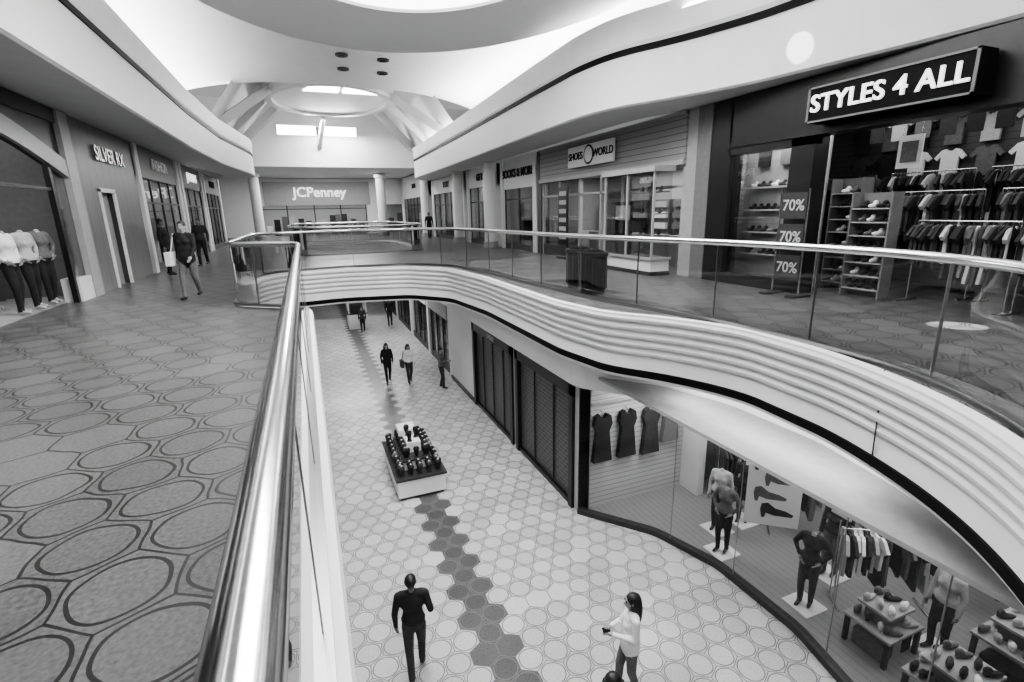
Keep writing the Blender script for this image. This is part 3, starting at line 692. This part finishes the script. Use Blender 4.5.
mb.box(X-.82,10.82,7.6,X-.17,13.28,7.74,LGREY)
for z in (6.0,6.55,7.1):
    mb.box(X-.6,11.0,z,X-.18,12.1,z+.03,LGREY)
    for i in range(4): shoe(mb,X-.38,11.12+i*.26,z+.03,1.2,random.choice([CLB,CLM,CLD]))
mb.box(X-.5,12.2,5.46,X-.45,13.0,6.9,DARK);mb.box(X-.52,12.25,6.4,X-.5,12.95,6.8,PAPER)
mb.build("display_case")
mb=MB();mb.box(X-.25,13.6,8.1,X-.17,16.4,8.75,PAPER);mb.cyl((X-.27,15.0,8.43),(X-.25,15.0,8.43),.3,.3,CLD,24);mb.cyl((X-.28,15.0,8.43),(X-.27,15.0,8.43),.24,.24,PAPER,24);sb=mb.build("shop_sign_board")
text("lettering","SHOES",(X-.265,15.85,8.43),'-x',.32,CLB,sb,.01);text("lettering","WORLD",(X-.265,14.15,8.43),'-x',.32,CLB,sb,.01)
mb=MB();mb.box(X-.5,16.1,5.0,X-.3,16.8,5.1,DARK);mb.box(X-.42,16.1,5.1,X-.38,16.8,7.5,DARK)
for i in range(6): mb.box(X-.44,16.2,5.7+i*.3,X-.42,16.7,5.85+i*.3,LGREY)
mb.build("poster_stand")
mb=MB()
mb.box(X-.1,9.75,5,X+.3,10.2,8.98,MGREY)
mb.box(X-.08,9.15,5,X+.3,9.75,8.98,DARK);mb.box(X-.08,-6,8.0,X+.3,9.2,8.98,DARK);mb.box(X-.12,-6,7.95,X+.3,9.2,8.05,DARK)
mb.box(X-.08,7.1,5,X+.3,7.6,8,DARK)
mb.box(X-.08,7.6,5,X+.3,9.15,5.25,DARK);mb.box(X+.05,7.6,5.25,X+.06,9.15,8,SGLASS)
mb.box(X-.08,7.1,7.8,X+.1,9.2,8.0,DARK)
mb.box(X-.08,2.6,5,X+.3,2.9,8,DARK)
mb.build("clothing_shopfront")
sgn=MB();sgn.box(X-.5,4.5,8.1,X-.13,7.0,8.68,BLACK)
for (q1,q2,q3,q4) in [(4.5,7.0,8.1,8.13),(4.5,7.0,8.65,8.68),(4.5,4.54,8.1,8.68),(6.96,7.0,8.1,8.68)]: sgn.box(X-.52,q1,q3,X-.5,q2,q4,MGREY)
sg=sgn.build("illuminated_sign")
text("lettering","STYLES 4 ALL",(X-.52,5.75,8.39),'-x',.39,LETTER,sg,.02,space=1.04)
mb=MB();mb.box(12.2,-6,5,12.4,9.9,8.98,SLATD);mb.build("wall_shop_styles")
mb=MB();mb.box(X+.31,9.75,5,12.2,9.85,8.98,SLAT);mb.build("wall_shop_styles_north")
mb=MB();mb.box(X+.31,-6,8.5,12.2,9.75,8.55,DGREY)
for i in range(6):
    for xx in (9.9,11.2): mb.cyl((xx,1.5+i*1.3,8.4),(xx,1.5+i*1.3,8.5),.09,.09,LAMP,12)
mb.build("ceiling_shop_styles")
mb=MB();mb.box(10.0,7.6,5,10.05,9.7,8.2,LGREY)
for z in (5.6,6.1,6.6,7.1):
    mb.box(9.8,7.7,z,10.0,9.5,z+.03,WHITE)
    for i in range(9): shoe(mb,9.9,7.8+i*.19,z+.03,math.pi,random.choice(DCLOTHS+[CLW]))
for i in range(3): tee(mb,(9.95,7.95+i*.6,8.15),(0,-1,0),[CLB,CLM,CLB][i],TEE,.85,.05)
mb.build("window_display")
mb=MB()
for i in range(13):
    for r in range(3): tee(mb,(12.1,1.2+i*.6,8.35-r*.62),(0,-1,0),random.choice([CLB,CLD,CLW,CLM,CLB,CLL]),TEE,.8,.06)
mb.build("wall_tshirt_display")
mb=MB()
for i in range(14): 
    tee(mb,(10.6,1.9+i*.4,8.25),(.2,-1,0),random.choice([CLB,CLW,CLD,CLL,CLM,CLB]),TEE,.6,.05);mb.cyl((10.6,1.9+i*.4,8.25),(10.6,1.9+i*.4,8.5),.005,.005,STEEL,5)
mb.build("hanging_tshirt")
for (x,y,an_,h_) in [(9.9,3.5,1.5,1.4),(9.9,5.0,1.5,1.4),(10.8,4.3,1.6,1.9),(10.8,6.0,1.6,1.9),(9.9,2.0,1.5,1.4),(11.6,6.6,1.6,2.3),(11.6,4.9,1.6,2.3),(11.6,3.2,1.6,2.3),(11.6,8.4,1.6,2.3),(10.35,2.8,1.5,1.7)]: clothes_rack(x,y,5.0,an_,1.45,h_,dens=22,cl=DCLOTHS+[CLL])
def shelf(x,y,z,w,h,n,name="shoe_rack"):
    mb=MB();mb.box(x+.28,y-w/2,z,x+.3,y+w/2,z+h,MGREY)
    for i in range(n):
        zz=z+.15+i*(h-.2)/n;mb.box(x,y-w/2,zz,x+.3,y+w/2,zz+.02,LGREY)
        for j in range(int(w/.16)): shoe(mb,x+.14,y-w/2+.08+j*.16,zz+.02,math.pi+random.uniform(-.2,.2),random.choice([CLB,CLD,CLM,CLW,CLB]))
    for s_ in(-1,1): mb.box(x,y+s_*w/2-.015,z,x+.3,y+s_*w/2+.015,z+h,MGREY)
    return mb.build(name)
shelf(10.0,7.15,5,.6,2.2,8);shelf(9.5,6.3,5,.7,1.9,7)
mb=MB()
for z in (5.3,5.88,6.46): mb.box(X-.42,6.85,z,X-.38,7.4,z+.48,DGREY)
mb.cyl((X-.4,6.83,5),(X-.4,6.83,7.0),.018,.018,STEEL,8);mb.cyl((X-.4,7.42,5),(X-.4,7.42,7.0),.018,.018,STEEL,8)
mb.box(X-.65,6.75,5,X-.15,6.91,5.04,DGREY);mb.box(X-.65,7.34,5,X-.15,7.5,5.04,DGREY);st_=mb.build("sale_sign_stand")
for z in (5.54,6.12,6.7): text("lettering","70%",(X-.43,7.12,z),'-x',.28,CLL,st_,.003)
mb=MB();mb.box(10.0,5.9,7.3,10.02,6.3,7.85,PAPER);mb.box(9.98,5.97,7.4,10.0,6.23,7.75,CLM);mb.cyl((10.01,5.95,7.85),(10.01,5.95,8.5),.004,.004,STEEL,5);mb.cyl((10.01,6.25,7.85),(10.01,6.25,8.5),.004,.004,STEEL,5);mb.build("framed_poster")
for (x,y) in [(5.5,9.2),(5.7,10.1)]:
    mb=MB();mb.cyl((x,y,5),(x,y,5.08),.26,.26,DGREY,24);mb.cyl((x,y,5.08),(x,y,5.78),.28,.3,DARK,24);mb.cyl((x,y,5.78),(x,y,5.86),.32,.32,DGREY,24);mb.cyl((x,y,5.86),(x,y,5.9),.25,.15,BLACK,24)
    for i in range(12):
        t=i*math.pi/6;mb.box(x+.29*math.cos(t)-.01,y+.29*math.sin(t)-.01,5.1,x+.29*math.cos(t)+.01,y+.29*math.sin(t)+.01,5.78,DGREY)
    mb.build("trash_can")
mb=MB();mb.box(-9.2,-6,5,-9,60,13,WHITE);mb.build("wall_left")
mb=MB();mb.box(14,-6,0,14.2,60,13,WHITE);mb.build("wall_right")
# ------------------------------------------------------------------ lights
def area(name,loc,sx,sy_,power,rot=(0,0,0)):
    l=bpy.data.lights.new(name,'AREA');l.shape='RECTANGLE';l.size=sx;l.size_y=sy_;l.energy=power
    o=bpy.data.objects.new(name,l);o.location=loc;o.rotation_euler=rot;bpy.context.collection.objects.link(o);return o
def spot(name,loc,tgt,power,ang):
    l=bpy.data.lights.new(name,'SPOT');l.energy=power;l.spot_size=deg(ang);l.spot_blend=.15;l.shadow_soft_size=.02
    o=bpy.data.objects.new(name,l);o.location=loc;d=Vector(tgt)-Vector(loc);o.rotation_euler=d.to_track_quat('-Z','Y').to_euler();bpy.context.collection.objects.link(o)
area("skylight_lamp",(2.3,8.5,12.3),5.5,8.5,1900)
area("cove_lamp",(-3.9,14,10.7),.6,38,1800,(math.pi,0,0))
area("cove_lamp",(8.0,19,10.7),.5,28,1700,(math.pi,0,0))
area("cove_lamp",(9.8,3,10.7),.5,14,800,(math.pi,0,0))
area("skylight_lamp",(2.4,37.2,12.6),3,1.2,1100,(deg(-25),0,0))
area("court_lamp",(2,44,9.8),8,6,1000)
area("lower_fill",(2.5,24,3.9),4,8,300);area("lower_fill",(2.5,42,3.9),4,10,500)  # added fill lights for the lower level beneath the bridge and beyond
area("soffit_fill",(6.0,5.2,3.8),.5,3.5,42,(0,deg(-25),0))  # added fill under the slab overhang, brightens the shaded bulkhead
area("shop_lamp",(9.2,4.5,3.25),4,6,200);area("shop_lamp",(6.6,8.0,3.25),1.2,1.0,60)
area("shop_lamp",(10.5,4.5,8.4),2,6,90);area("shop_lamp",(9.65,8.6,8.2),.5,1.8,60)
area("shop_lamp",(-6.3,11,8.8),2,6,90)
area("shop_lamp",(10.5,15,7.95),2,6,180)
for (x,y0,y1) in [(-6.3,19.5,37),(10.7,19.4,37)]: area("shop_lamp",(x,(y0+y1)/2,8.15),1.5,y1-y0-1,260)
area("back_fill",(3,-4,11.1),10,3,900,(deg(20),0,0))  # added fill light, out of view behind the camera
spot("sun_shaft_lamp",(2.0,8.5,11.9),(8.45,7.3,9.42),4500,4)
spot("sun_shaft_lamp",(3.0,8.5,12.4),(8.45,4.15,5.0),50000,3)
w=bpy.data.worlds.new("world");bpy.context.scene.world=w;w.use_nodes=True
w.node_tree.nodes["Background"].inputs[0].default_value=(1,1,1,1);w.node_tree.nodes["Background"].inputs[1].default_value=.35
